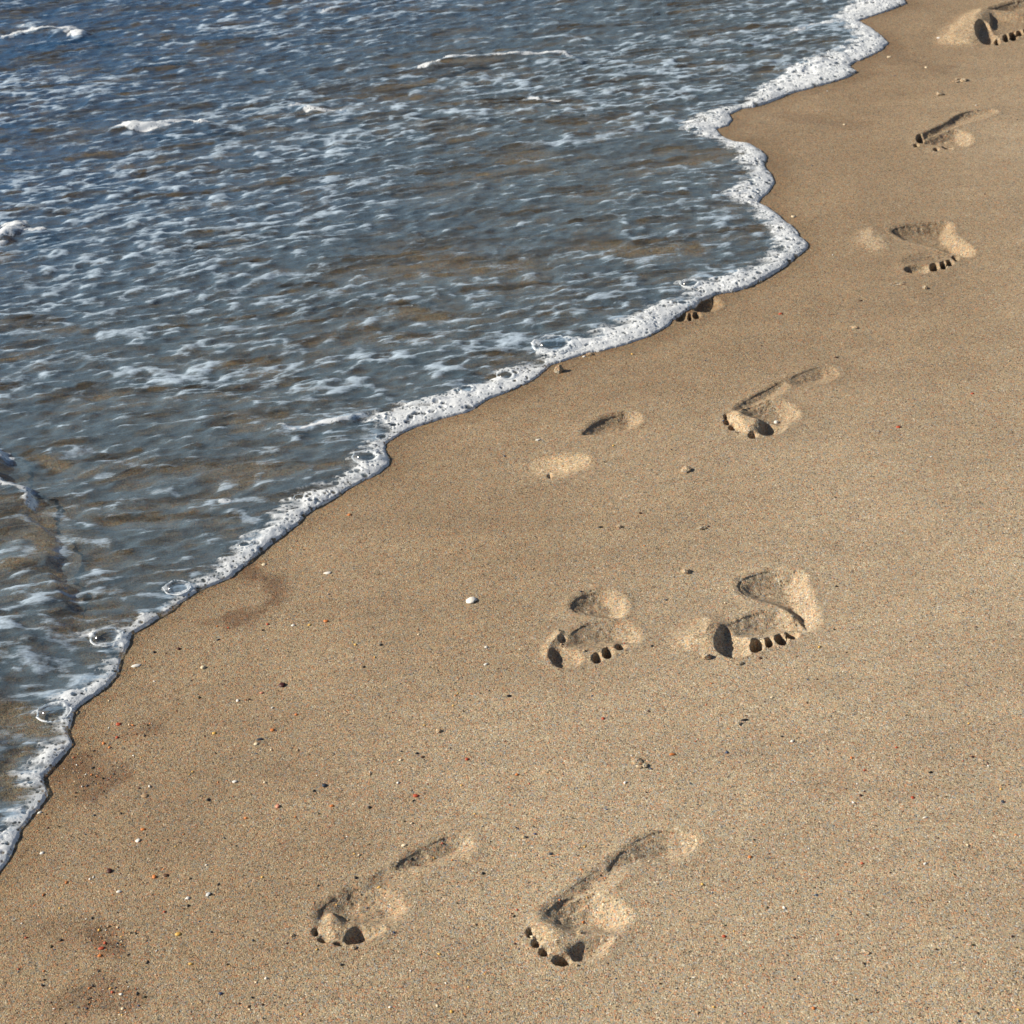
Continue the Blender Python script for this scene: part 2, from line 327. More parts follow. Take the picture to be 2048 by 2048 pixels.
def tag(o, label=None, cat=None, group=None, kind=None):
    if label: o['label'] = label
    if cat: o['category'] = cat
    if group: o['group'] = group
    if kind: o['kind'] = kind
    return o
def empty(name, loc):
    e = bpy.data.objects.new(name, None); e.location = loc; e.empty_display_size = .02; col.objects.link(e); return e

# ------------------------------------------------------------------ sand sheet and footprints
STEP, SUB = .008, 4
xs, cx0, cx1 = grid_axis(-1.48, 1.48, STEP, -80, 80); ys, cy0, cy1 = grid_axis(1.36, 5.68, STEP, -40, 120)
X, Y = np.meshgrid(xs, ys, indexing='ij'); nx, ny = X.shape
PC = np.column_stack([X.ravel(), Y.ravel()])
ref = np.zeros((nx-1, ny-1), bool)
mx, my = (xs[:-1]+xs[1:])/2, (ys[:-1]+ys[1:])/2
for pr in P_.values():
    ix = np.where((mx > pr['lo'][0]) & (mx < pr['hi'][0]))[0]; iy = np.where((my > pr['lo'][1]) & (my < pr['hi'][1]))[0]
    ix = ix[(ix > cx0) & (ix < cx1-1)]; iy = iy[(iy > cy0) & (iy < cy1-1)]
    C = np.array([(mx[i], my[j]) for i in ix for j in iy])
    dmax = np.full(len(C), -9.)
    for name, poly, dep, wall in pr['st']: dmax = np.maximum(dmax, linedist(C, poly, True))
    keep = (dmax > -.03).reshape(len(ix), len(iy)); ref[np.ix_(ix, iy)] |= keep
def quads_of(I, J, n2):
    a = I*n2+J; return np.column_stack([a, a+n2, a+n2+1, a+1])
I, J = np.where(~ref); Qc = quads_of(I, J, ny)
I, J = np.where(ref)
fi = (I[:, None]*SUB+np.repeat(np.arange(SUB), SUB)[None]).ravel(); fj = (J[:, None]*SUB+np.tile(np.arange(SUB), SUB)[None]).ravel()
NF = ny*SUB+1
Qf = quads_of(fi.astype(np.int64), fj.astype(np.int64), NF)
ids, inv = np.unique(Qf, return_inverse=True); Qf = inv.reshape(-1, 4)
ui, uj = ids//NF, ids % NF
xf = np.append(xs, xs[-1]); yf = np.append(ys, ys[-1])
PF = np.column_stack([xf[ui//SUB]+(xf[ui//SUB+1]-xf[ui//SUB])*(ui % SUB)/SUB, yf[uj//SUB]+(yf[uj//SUB+1]-yf[uj//SUB])*(uj % SUB)/SUB])
PA = np.vstack([PC, PF])
ZA = height(PA)
def grad_normals(P, fn, e=.0012):
    zx = fn(P+[e, 0])-fn(P-[e, 0]); zy = fn(P+[0, e])-fn(P-[0, e])
    n = np.column_stack([-zx/(2*e), -zy/(2*e), np.ones(len(P))]); return n/np.linalg.norm(n, axis=1)[:, None]
NA = np.vstack([grad_normals(PC, lambda p: height(p, False)), grad_normals(PF, height)])
DA = linedist(PA, shore_ext); dryd = (PA-SH_P)@SH_N
sea_side = linedist(PA, sea_poly, True) > 0
DS = np.where(sea_side, -DA, DA)
wob = (vn(PA[:, 0]/.25, PA[:, 1]/.25, 2)-.5)*.25
wet = np.where(DS < 0, 1.0, .30*(1-ss(0, .06, DS+wob*.1)) + .68*(1-ss(.05, .78, DS+wob)))
dry = np.zeros(len(PA))                            # drained mounds are paler; E's forefoot has a sunlit look painted in
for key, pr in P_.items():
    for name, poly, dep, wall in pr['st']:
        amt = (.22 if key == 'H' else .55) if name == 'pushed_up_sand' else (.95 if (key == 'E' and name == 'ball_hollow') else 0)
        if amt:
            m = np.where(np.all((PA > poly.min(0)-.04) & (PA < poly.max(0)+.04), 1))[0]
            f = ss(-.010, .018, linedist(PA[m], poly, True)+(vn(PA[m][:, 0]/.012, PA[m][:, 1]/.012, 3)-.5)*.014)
            wet[m] -= .45*f; dry[m] = np.maximum(dry[m], amt*f)  # less wet and paler; on E's forefoot this stands in for sunlight
wet = np.clip(wet, 0, 1)
stain = np.zeros(len(PA))
STAINS = [([(110,1530),(150,1520),(180,1545),(210,1560)], 55, .55), ([(200,1870),(235,1890)], 32, .65), ([(150,2000),(200,1985),(260,2010)], 45, .42), ([(250,1465),(300,1455)], 25, .35),
 ([(505,1140),(545,1160),(550,1190),(520,1220),(470,1238)], 24, .60), ([(400,1240),(440,1242),(480,1236)], 12, .35), ([(1560,230),(1640,235),(1720,250)], 30, .22), ([(1750,70),(1800,120),(1860,135)], 35, .22),
 ([(60,1860),(130,1850)], 60, .22), ([(1650,1560),(1760,1590),(1900,1580)], 28, .16), ([(560,1550),(800,1600),(1000,1570)], 35, .14)]
for line, wpx, amt in STAINS:
    L = Gs(line); w = wpx*mpp(*line[0]); m = np.all((PA > L.min(0)-w*2.2) & (PA < L.max(0)+w*2.2), 1)
    d = linedist(PA[m], L); nz = vn(PA[m][:, 0]/.03, PA[m][:, 1]/.05, 3)
    stain[m] = np.maximum(stain[m], amt*(1-ss(.2, 1.4, d/w+(nz-.5)*1.3+(vn(PA[m][:, 0]/.008, PA[m][:, 1]/.011, 5)-.5)*.8)))
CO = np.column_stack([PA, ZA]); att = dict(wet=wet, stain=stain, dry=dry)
n0 = len(PC); Qf = Qf + n0
fc = PA[Qf].mean(1); owner = np.full(len(Qf), -1); part = np.full(len(Qf), -1)
for k, (key, pr) in enumerate(P_.items()):
    m = np.where(np.all((fc > pr['lo']) & (fc < pr['hi']), 1))[0]
    S = np.array([linedist(fc[m], s[1], True) for s in pr['st']])
    for i, s in enumerate(pr['st']): S[i] += .0015 if s[2] > 0 else 0.0
    best = S.argmax(0); prio = np.full(len(m), -1)
    for i in range(len(pr['st'])):
        prio[S[i] > 0] = i
    got = prio >= 0; owner[m[got]] = k; part[m[got]] = prio[got]
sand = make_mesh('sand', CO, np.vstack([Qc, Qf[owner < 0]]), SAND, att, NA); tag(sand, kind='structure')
for k, (key, pr) in enumerate(P_.items()):
    c = np.vstack([s[1] for s in pr['st']]).mean(0)
    root = empty('footprint', (c[0], c[1], float(height(c[None])[0])))
    tag(root, pr['label'], 'footprint', 'bare footprints along the wet sand')
    for i, s in enumerate(pr['st']):
        q = Qf[(owner == k) & (part == i)]
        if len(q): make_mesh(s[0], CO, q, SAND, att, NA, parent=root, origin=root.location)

# ------------------------------------------------------------------ water
SU = G(800, 550)-G(400, 602); SU /= np.linalg.norm(SU); SV = np.array([-SU[1], SU[0]])
FRONT = Gs([(-80,905),(0,925),(15,942),(22,955),(10,972),(5,990),(35,1000),(62,1012),(70,1030),(66,1045),(70,1065),(95,1090),(112,1110),(110,1140),(106,1165),(120,1185),(135,1215),(150,1240),(168,1275)])
def uv(P): return P[:, 0]/SU[0], (P@SV)/SV[1]
def ripple(P):
    u, v = uv(P); wx = (vn(u/.23, v/.15, 5)-.5)*.05; v2 = v+wx
    r = 1-np.abs(2*vn(u/.20, v2/.075, 4)-1)
    z = (vn(u/.030, v2/.0115, 0)-.5)*.0074 + (vn(u/.015, v2/.0070, 1)-.5)*.0036 + (r-.5)*.0056 + (vn(u/.6, v/.28, 3)-.5)*.008
    return z
# bright foam lines out on the water (pixels, half width in pixels, strength)
CREST = [([(236,285),(252,279),(266,283)],9,1.0),([(270,286),(300,283),(345,275),(378,270),(412,276)],6.5,.95),([(415,277),(470,276),(500,290),(540,290)],4,.6),
 ([(20,100),(55,92),(100,86),(140,82),(160,96)],8,1.0),([(45,78),(62,74),(70,82)],5,.7),([(0,505),(20,498),(32,484),(45,478)],8,1.0),([(66,492),(86,490)],6,.8),([(0,520),(14,516)],5,.9),
 ([(845,158),(875,148),(905,138),(961,139),(1026,132),(1090,127),(1127,125),(1146,134)],4.5,.72),([(910,107),(950,96),(1026,101),(1075,99),(1127,94),(1178,101)],4,.65),([(700,165),(760,150),(840,158)],4,.6),
 ([(1040,302),(1100,301),(1160,298),(1215,281),(1260,272),(1310,254),(1360,246)],5,.68),([(562,870),(580,873),(600,872),(640,862),(700,850),(725,842)],4.5,.8),
 ([(-10,918),(6,930),(16,946)],7,.85),([(0,996),(30,1000),(55,1008),(66,1025),(66,1042)],7,.8),([(0,1078),(40,1072),(62,1070),(90,1088),(130,1100),(165,1103),(210,1102)],6,.66),
 ([(75,1050),(110,1048),(138,1054)],4,.6),([(0,1140),(40,1135),(75,1134)],7,.6),([(205,690),(240,683),(262,683),(285,692)],7,.68),([(120,942),(150,925),(180,918),(210,920)],6,.55),
 ([(200,945),(240,945),(300,952),(345,960)],6,.6),([(200,972),(225,966)],5,.6),([(470,608),(520,582),(560,570),(640,566),(660,560)],5,.6),([(150,215),(200,208),(250,216),(300,212),(330,208)],6,.6),
 ([(1030,70),(1100,66),(1170,60),(1260,55)],3.5,.45),([(1220,160),(1300,152),(1390,147),(1480,140),(1570,128)],4.5,.6),([(1380,100),(1450,96),(1550,102),(1640,112)],5,.6),([(1580,70),(1640,52),(1670,48)],4.5,.7),
 ([(60,600),(120,606),(160,596)],5,.5),([(1050,212),(1065,208),(1080,212),(1120,213)],3.5,.8),([(580,240),(600,232),(620,245),(690,244)],4,.7),([(640,45),(665,38)],5,.7),([(120,1388),(70,1392),(20,1400)],7,.6),([(0,1330),(40,1340),(90,1350)],6,.55),
 ([(480,1015),(505,1010),(530,1008)],6,.66),([(445,1020),(460,1019)],4,.7),([(470,1036),(485,1038)],5,.6),([(490,1047),(510,1050)],6,.66),([(330,1000),(360,1004)],3,.4),([(410,435),(470,445),(520,440)],4,.45),([(120,520),(200,510)],4,.4),([(0,1480),(40,1480)],4,.6),
 ([(370,620),(420,600),(480,607)],4,.4),([(700,205),(715,192)],4,.4),([(40,780),(90,778)],4,.4),([(160,808),(190,812)],4,.4),([(0,390),(60,383),(70,375)],5,.45),([(1080,585),(1130,588),(1170,600)],4,.45),([(870,655),(900,648)],4,.4)]
CLEAR = [([(620,228),(700,215),(760,205),(820,190),(900,168),(960,160)],10),([(1250,515),(1320,510),(1370,505)],20),([(770,632),(800,628),(840,640)],12),([(140,345),(200,335),(300,325),(420,315)],8),([(100,460),(150,445)],8),
 ([(60,930),(120,955),(220,930),(270,920)],11),([(200,1055),(320,1050),(470,1043)],8),([(80,1110),(100,1130)],12),([(0,1170),(60,1165)],14),([(60,1440),(20,1430)],22),([(1380,90),(1470,65),(1560,60)],6),([(1180,180),(1280,165)],7),
 ([(560,590),(660,590)],7),([(700,540),(840,535)],8),([(1430,330),(1350,335)],9),([(930,595),(1100,580)],7),([(230,1470),(120,1500),(30,1510)],12),([(0,1545),(30,1590)],14),([(1030,215),(1160,215)],7),([(1150,285),(1260,270)],5),([(450,560),(540,545)],6)]
def strokes(P, L, halfmul=1.0):
    out = np.zeros(len(P)); u, v = uv(P)
    nz = (vn(u/.03, v/.012, 2)-.5)*.9 + (vn(u/.010, v/.006, 6)-.5)*.6
    for it in L:
        line, hw = Gs(it[0]), it[1]; amt = it[2] if len(it) > 2 else 1.0
        # a stroke's width is an across-the-view length on the ground, foreshortened by about 0.45
        w = hw*mpp(*it[0][0])*1.5*halfmul
        m = np.where(np.all((P > line.min(0)-w*2) & (P < line.max(0)+w*2), 1))[0]
        if len(m):
            d = linedist(P[m], line)
            out[m] = np.maximum(out[m], amt*(1-ss(.35, 1.25, d/w+nz[m])))
    return out
wx_, a0, a1 = grid_axis(-1.45, 0.98, .0043, -80, 20); wy_, b0, b1 = grid_axis(1.62, 5.66, .0043, -40, 120)
X, Y = np.meshgrid(wx_, wy_, indexing='ij'); nwx, nwy = X.shape
PW = np.column_stack([X.ravel(), Y.ravel()])
rough_in = ((PW-SH_P)@SH_N) < .75
DW = np.full(len(PW), -1.0); DW[rough_in] = linedist(PW[rough_in], sea_poly, True)
FRONT_POLY = np.vstack([chaikin(FRONT, 2, False), [G(225,1300)], [G(90,1600)], [G(-400,1900)], [FRONT[0]-SH_N*2]])
def front_step(P):
    """the small second wave that runs in at the left edge, a rounded step"""
    return linedist(P, FRONT_POLY, True)
def water_z(P, D):
    amp = ss(.0, .10, D)*.9+.1
    far = np.exp(-((P[:, 0])/8)**2-((P[:, 1]-3.5)/8)**2)
    z = beach(P[:, 0], P[:, 1]) + film(D) + ripple(P)*amp*far
    m = np.all((P > FRONT.min(0)-.35) & (P < FRONT.max(0)+.12), 1)
    if m.any():
        fs = front_step(P[m]); z[m] += .014*ss(-.010, .012, fs+(vn(P[m][:, 0]/.05, P[m][:, 1]/.05, 4)-.5)*.012)*(1-ss(.02, .30, fs)*.8)*ss(.06, .13, D[m])
    m = DW_big_crest(P); z = z+m
    return np.maximum(z, beach(P[:, 0], P[:, 1])+relief(P)+.0012)
def DW_big_crest(P):
    out = np.zeros(len(P))
    for line, hw, h in BIG:
        L = Gs(line); w = hw*mpp(*line[0])*2.2
        m = np.where(np.all((P > L.min(0)-w*3) & (P < L.max(0)+w*3), 1))[0]
        if len(m): out[m] = np.maximum(out[m], h*np.exp(-(linedist(P[m], L)/w)**2))
    return out
BIG = [([(230,290),(260,284),(340,277),(410,278)],8,.010),([(20,104),(100,90),(160,96)],9,.010),([(845,160),(905,142),(1026,136),(1146,138)],9,.008),([(620,240),(800,205),(960,175)],9,.006),([(0,512),(40,488)],9,.010),
 ([(190,225),(320,216)],8,.007),([(770,640),(850,640)],9,.006),([(560,874),(700,852)],6,.005),([(900,108),(1180,103)],8,.006),([(1240,520),(1370,512)],9,.005),([(120,950),(330,960)],10,.006),([(280,165),(370,158)],7,.012)]
ZW = water_z(PW, DW)
u, v = uv(PW); v2 = v+(vn(u/.23, v/.15, 5)-.5)*.05
# thin foam veil riding the ripples
rid = 1-np.abs(2*vn(u/.046, v2/.017, 3)-1); st = vn((u+.003)/.030, (v2-.003)/.0115, 0); brd = vn(u/.26, v2/.10, 7); sml = vn(u/.015, (v2-.0015)/.0070, 1)
patch = vn(u/.55, v/.40, 2)
v3 = v2+(vn(u/.06, v2/.03, 2)-.5)*.022
lace1 = 1-np.abs(2*vn(u/.15, v3/.042, 6)-1); lace2 = 1-np.abs(2*vn(u/.07, v3/.020, 4)-1)
dens = ss(.30, .75, patch*.6+brd*.4)
fleck = ss(.48, .82, .26*rid+.44*st+.30*sml + (dens-.5)*.12)*.74
lacy = np.maximum(ss(.80, .97, lace1), .8*ss(.84, .98, lace2))*(.25+.55*dens)*ss(.25, .6, sml*.6+st*.4)
foam = np.maximum(fleck, lacy)
foam = np.maximum(foam, strokes(PW, CREST, 1.6)*1.0)
fs_all = np.full(len(PW), -1.0); mm = np.all((PW > FRONT.min(0)-.5) & (PW < FRONT.max(0)+.12), 1); fs_all[mm] = front_step(PW[mm])
clear = np.clip(.85*strokes(PW, CLEAR, 1.4) + .60*ss(.60, .84, vn(u/.14, v2/.034, 5)) + .45*ss(.52, .8, vn(u/.030, v2/.011, 4)), 0, 1)
shallow = 1-ss(.0, 1.0, DW)                       # close to the waterline the film is thin and the sand shows
foam = foam*(1-.6*clear)
clear = np.clip(clear+.14*shallow, 0, 1)
qi, qj = np.meshgrid(np.arange(nwx-1), np.arange(nwy-1), indexing='ij'); QW = quads_of(qi.ravel(), qj.ravel(), nwy)
QW = QW[(DW[QW] > .004).all(1)]
def water_material():
    m, nt, out = new_mat('sea_water'); g = N(nt)
    pos = g.n('ShaderNodeNewGeometry').outputs['Position']
    ang = math.atan2(SU[1], SU[0])
    rot = g.n('ShaderNodeMapping', {0: pos, 'Rotation': (0, 0, -ang)}).outputs[0]
    st1 = g.n('ShaderNodeMapping', {0: rot, 'Scale': (.38, 1, 1)}).outputs[0]
    n1 = g.n('ShaderNodeTexNoise', {'Vector': st1, 'Scale': 120.0, 'Detail': 3.0, 'Roughness': .62}).outputs[0]
    n2 = g.n('ShaderNodeTexNoise', {'Vector': st1, 'Scale': 300.0, 'Detail': 3.0, 'Roughness': .7}).outputs[0]
    foam, clear = g.attr('foam'), g.attr('clear')
    f = g.math('ADD', foam, g.math('MULTIPLY', g.math('SUBTRACT', n1, .5), .75))
    f = g.math('ADD', f, g.math('MULTIPLY', g.math('SUBTRACT', n2, .5), .9))
    fm = g.math('MULTIPLY', g.smooth(.16, .98, f), .85)
    turb = g.n('ShaderNodeMapRange', {0: clear, 1: 0.0, 2: 1.0, 3: .70, 4: .05}).outputs[0]
    turb = g.math('ADD', turb, g.math('MULTIPLY', g.math('SUBTRACT', n1, .5), .6))
    turb = g.math('ADD', turb, g.math('MULTIPLY', g.math('SUBTRACT', n2, .5), .5), clamp=True)
    bump = g.n('ShaderNodeBump', {'Strength': .8, 'Distance': .0026, 'Height': n1}).outputs[0]
    tr = g.n('ShaderNodeBsdfTransparent', {0: (.86, .93, .985, 1)})
    df = g.n('ShaderNodeBsdfDiffuse', {0: g.mix(g.attr('deep'), (.104, .156, .205, 1), (.040, .108, .225, 1)), 'Normal': bump})
    body = g.n('ShaderNodeMixShader', {0: turb, 1: tr.outputs[0], 2: df.outputs[0]})
    gl = g.n('ShaderNodeBsdfGlossy', {'Color': (1, 1, 1, 1), 'Roughness': .07, 'Normal': bump})
    fr = g.schlick(bump)
    surf = g.n('ShaderNodeMixShader', {0: fr, 1: body.outputs[0], 2: gl.outputs[0]})
    fo = g.n('ShaderNodeBsdfDiffuse', {0: (.49, .60, .73, 1), 'Normal': bump})
    fin = g.n('ShaderNodeMixShader', {0: fm, 1: surf.outputs[0], 2: fo.outputs[0]})
    nt.links.new(fin.outputs[0], out.inputs[0]); return m
WATER = water_material()
sea = make_mesh('sea_water', np.column_stack([PW, ZW]), QW, WATER, dict(foam=foam, clear=clear, deep=ss(.3, 1.7, DW))); tag(sea, kind='structure')

# ------------------------------------------------------------------ foam along the waterline and on the little crests
BUB = [(1107,699,40,'wide clear bubble dome on the foam edge above the sand clod'),(733,922,27,'round bulging foam bubble where the foam edge juts out at centre left'),(109,1430,33,'large white ringed bubble at the lower left foam edge'),
 (214,1281,32,'grey bubble in the corner where the dark wave line meets the foam'),(355,1183,26,'oval bubble on the narrow foam strip left of the dark sand smear'),(489,1097,15,'brownish bubble in the pitted foam above the dark sand smear'),
 (600,1003,12,'small brown bubble in the bulging foam left of centre'),(1379,577,19,'bubble in the foam knot beside the half flooded footprint'),(1012,760,18,'flat slit bubble in the foam left of the wide bubble dome'),
 (932,788,17,'flat slit bubble midway along the central foam edge'),(787,857,10,'small bubble topmost of the pair above the bulging foam bubble'),(764,878,12,'small bubble lower of the pair above the bulging foam bubble'),
 (1386,268,14,'bubble at the innermost notch of the upper foam edge'),(834,634,16,'glassy bubble floating alone on open water'),(1365,612,11,'clear bubble touching the half flooded footprint'),(62,1573,8,'small bubble in the lower left foam below the large ringed bubble'),(150,1397,9,'small bubble above right of the large ringed bubble'),(5,1668,8,'small bubble at the left edge of the photo in the foam')]
bubs = [(G(x, y), r*mpp(x, y)) for x, y, r, _ in BUB]
CELL = .02; FS = .00155
lo, hi = foam_poly.min(0)-.05, foam_poly.max(0)+.05
gx, gy = np.meshgrid(np.arange(lo[0], hi[0], CELL), np.arange(lo[1], hi[1], CELL), indexing='ij')
C = np.column_stack([gx.ravel(), gy.ravel()]); keep = linedist(C, foam_poly, True) > -.02
NC = int(round(CELL/FS)); FS = CELL/NC
ii = np.round((C[keep][:, 0]-lo[0])/CELL).astype(np.int64); jj = np.round((C[keep][:, 1]-lo[1])/CELL).astype(np.int64)
fi = (ii[:, None]*NC+np.repeat(np.arange(NC), NC)[None]).ravel(); fj = (jj[:, None]*NC+np.tile(np.arange(NC), NC)[None]).ravel()
NJ = int(1e6); Qm = quads_of(fi, fj, NJ); ids, inv = np.unique(Qm, return_inverse=True); Qm = inv.reshape(-1, 4)
PM = np.column_stack([lo[0]+(ids//NJ)*FS-CELL/2, lo[1]+(ids % NJ)*FS-CELL/2])
sp = linedist(PM, foam_poly, True)
jit = (vn(PM[:, 0]/.006, PM[:, 1]/.006, 0)-.5)*.004+(vn(PM[:, 0]/.016, PM[:, 1]/.016, 1)-.5)*.005
ok = sp > -.006
dI = linedist(PM, inner); dO = linedist(PM, shore)
ins = sp > 0
dO_s = np.where(ins | (dI < dO), dO, -dO)+jit*.5
u, v = uv(PM)
lace = vn(u/.022, v/.009, 3)*.5+vn(u/.010, v/.005, 4)*.3+vn(u/.05, v/.03, 5)*.2
dIs = np.where(sp > 0, dI, -.01)
fade = ss(-.010, .044, dIs+(lace-.5)*.052+jit)
lump = vn(PM[:, 0]/.030, PM[:, 1]/.030, 6)*.6+vn(PM[:, 0]/.012, PM[:, 1]/.012, 7)*.4
edge = np.clip(dO_s/.017, 0, 1); prof = edge*(1.6-.6*edge)
hgt = prof*(.0030+.0050*lump)*(.30+.70*fade)
alpha = np.clip(fade*1.12, 0, 1)*ss(-.002, .0015, dO_s)
# pits of popped and clear bubbles
rb = np.random.default_rng(11)
order = np.argsort(PM[:, 1]); ysort = PM[order, 1]
cand = np.where(ins & (fade > .35))[0]
pits = [(c, r*.82, .06) for c, r in bubs]
for i in rb.choice(cand, 3000):
    pits.append((PM[i]+rb.normal(0, .0005, 2), float(np.clip(.0011*(rb.random()**-.52), .0011, .0062)), .15+.5*rb.random()))
for c, r, lowa in pits:
    s0, s1 = np.searchsorted(ysort, [c[1]-r*1.4, c[1]+r*1.4]); k = order[s0:s1]; k = k[np.abs(PM[k, 0]-c[0]) < r*1.4]
    if not len(k): continue
    t = np.hypot(PM[k, 0]-c[0], PM[k, 1]-c[1])/r
    hgt[k] *= np.where(t < 1, .5+.5*t**2, 1.0); hgt[k] += (.0004+.05*r)*np.exp(-((t-1.12)/.18)**2)*prof[k]
    alpha[k] *= np.where(t < 1.0, lowa+(1-lowa)*ss(.62, 1.0, t), 1.0)
base = beach(PM[:, 0], PM[:, 1])+relief(PM)
z = base+np.where(dO_s > 0, 0, -.002)+hgt
m = dO_s > .0015
z[m] = np.maximum(z[m], water_z(PM[m], np.maximum(dO[m], 0))+.0007+.8*hgt[m])
keepq = (ok[Qm].all(1)) & (dO_s[Qm] > -.0012).all(1) & (alpha[Qm].max(1) > .03)
def foam_material():
    m, nt, out = new_mat('sea_foam'); g = N(nt)
    pos = g.n('ShaderNodeNewGeometry').outputs['Position']
    al = g.attr('alpha')
    vo = g.n('ShaderNodeTexVoronoi', {'Vector': pos, 'Scale': 1/.0050}, feature='F1')
    rnd = g.n('ShaderNodeSeparateColor', {0: vo.outputs['Color']}).outputs[0]
    hole = g.math('MULTIPLY', g.math('SUBTRACT', 1.0, g.smooth(.18, .52, vo.outputs['Distance'])), g.smooth(.45, .75, rnd))
    nz = g.n('ShaderNodeTexNoise', {'Vector': pos, 'Scale': 420.0, 'Detail': 3.0, 'Roughness': .7}).outputs[0]
    a = g.math('ADD', al, g.math('MULTIPLY', g.math('SUBTRACT', nz, .5), .55))
    a = g.smooth(.06, .86, g.math('SUBTRACT', a, g.math('MULTIPLY', hole, .62)))
    bump = g.n('ShaderNodeBump', {'Strength': .5, 'Distance': .0012, 'Height': nz}).outputs[0]
    df = g.n('ShaderNodeBsdfPrincipled', {'Base Color': (.86, .90, .95, 1), 'Roughness': .5, 'Specular IOR Level': .35, 'Normal': bump})
    tr = g.n('ShaderNodeBsdfTransparent', {0: (.88, .92, .95, 1)})
    gl = g.n('ShaderNodeBsdfGlossy', {'Roughness': .06}); fr = g.schlick()
    fl = g.n('ShaderNodeMixShader', {0: fr, 1: tr.outputs[0], 2: gl.outputs[0]})
    tl = g.n('ShaderNodeBsdfTranslucent', {0: (.80, .85, .90, 1)})
    df = g.n('ShaderNodeMixShader', {0: .22, 1: df.outputs[0], 2: tl.outputs[0]})
    fin = g.n('ShaderNodeMixShader', {0: a, 1: fl.outputs[0], 2: df.outputs[0]})
    nt.links.new(fin.outputs[0], out.inputs[0]); return m
FOAM = foam_material()
fo = make_mesh('sea_foam', np.column_stack([PM, z]), Qm[keepq], FOAM, dict(alpha=alpha))
tag(fo, 'white bubbly sea foam band lining the water edge on the sand', 'foam', kind='stuff')
# raised foam clots on the crests farther out
def crest_foam():
    Qs, Ps, Zs, As = [], [], [], []; n = 0
    for line, hw, amt in CREST:
        if amt < .7: continue
        L = Gs(line); w = hw*mpp(*line[0])*1.9; h = .0016+.16*w*amt
        st = .0028; a, b = L.min(0)-w*1.6, L.max(0)+w*1.6
        nx_, ny_ = int((b[0]-a[0])/st)+2, int((b[1]-a[1])/st)+2
        gx, gy = np.meshgrid(a[0]+np.arange(nx_)*st, a[1]+np.arange(ny_)*st, indexing='ij')
        P = np.column_stack([gx.ravel(), gy.ravel()]); d = linedist(P, L)
        nz = (vn(P@SU/.040, P@SV/.014, 2)-.5)*1.5+(vn(P[:, 0]/.008, P[:, 1]/.008, 4)-.5)*.8-.15
        e = (1.7 if amt >= .95 else 1.3)-d/w+nz; al = ss(-.05, .9, e)*amt
        D = np.maximum(linedist(P, sea_poly, True), 0)
        zz = water_z(P, D)-.0006+np.sqrt(np.clip(e, 0, 1.4))*h*(.5+.5*vn(P[:, 0]/.012, P[:, 1]/.012, 5))
        I, J = np.meshgrid(np.arange(nx_-1), np.arange(ny_-1), indexing='ij'); q = quads_of(I.ravel(), J.ravel(), ny_)
        q = q[(e[q] > -.1).all(1)]
        Qs.append(q+n); Ps.append(P); Zs.append(zz); As.append(al); n += len(P)
    P = np.vstack(Ps)
    return make_mesh('crest_foam', np.column_stack([P, np.concatenate(Zs)]), np.vstack(Qs), FOAM, dict(alpha=np.concatenate(As)))
cf = crest_foam(); tag(cf, 'white foam clots on the small wave crests out on the water', 'foam', kind='stuff')

def film_material():
    m, nt, out = new_mat('bubble_film'); g = N(nt)
    lw = g.n('ShaderNodeLayerWeight', {'Blend': .35}).outputs['Facing']
    f = g.math('ADD', g.math('MULTIPLY', g.math('POWER', lw, 3.0), .55), .035)
    tr = g.n('ShaderNodeBsdfTransparent', {0: (.97, .98, .99, 1)}); gl = g.n('ShaderNodeBsdfGlossy', {'Roughness': .09})
    fin = g.n('ShaderNodeMixShader', {0: f, 1: tr.outputs[0], 2: gl.outputs[0]})
    nt.links.new(fin.outputs[0], out.inputs[0]); return m
FILM = film_material()
def rev(profile, n, closed=False):
    """surface of revolution -> verts, quads"""
    a = np.arange(n)*2*np.pi/n; V = []
    for r, z in profile: V.append(np.column_stack([r*np.cos(a), r*np.sin(a), np.full(n, z)]))
    V = np.vstack(V); k = len(profile); q = []
    for i in range(k if closed else k-1):
        i2 = (i+1) % k
        for j in range(n): q.append((i*n+j, i*n+(j+1) % n, i2*n+(j+1) % n, i2*n+j))
    return V, np.array(q)
def surface_z(c):
    c = np.asarray(c)[None]; d = float(linedist(c, sea_poly, True)[0])
    if d > 0: return float(water_z(c, np.array([d]))[0])
    return float(height(c)[0])
for (px, py, rpx, lab), (c, r) in zip(BUB, bubs):
    root = empty('foam_bubble', (c[0], c[1], surface_z(c)+.001)); tag(root, lab, 'bubble', 'bubbles in the sea foam')
    hgt_ = .72 if rpx > 12 else .6
    V, q = rev([(r*math.cos(t), r*hgt_*math.sin(t)) for t in np.linspace(0, 1.55, 10)], 28)
    make_mesh('film', V, q, FILM, parent=root)
    if px == 834: continue                             # the lone one out on the water has no froth round it
    tr_ = r*.07
    prof_ = [(r*1.02+tr_*math.cos(t), tr_*.6*math.sin(t)+.001) for t in np.linspace(0, 2*math.pi, 9)[:-1]]
    V, q = rev(prof_, 36, True)
    wob_ = (vn(V[:, 0]/.006+px, V[:, 1]/.006, 1)-.5); V[:, :2] *= (1+.16*wob_)[:, None]; V[:, 2] += wob_*tr_
    make_mesh('rim', V, q, FOAM, dict(alpha=.30+.6*vn(V[:, 0]/.005, V[:, 1]/.005+py, 2)), parent=root)

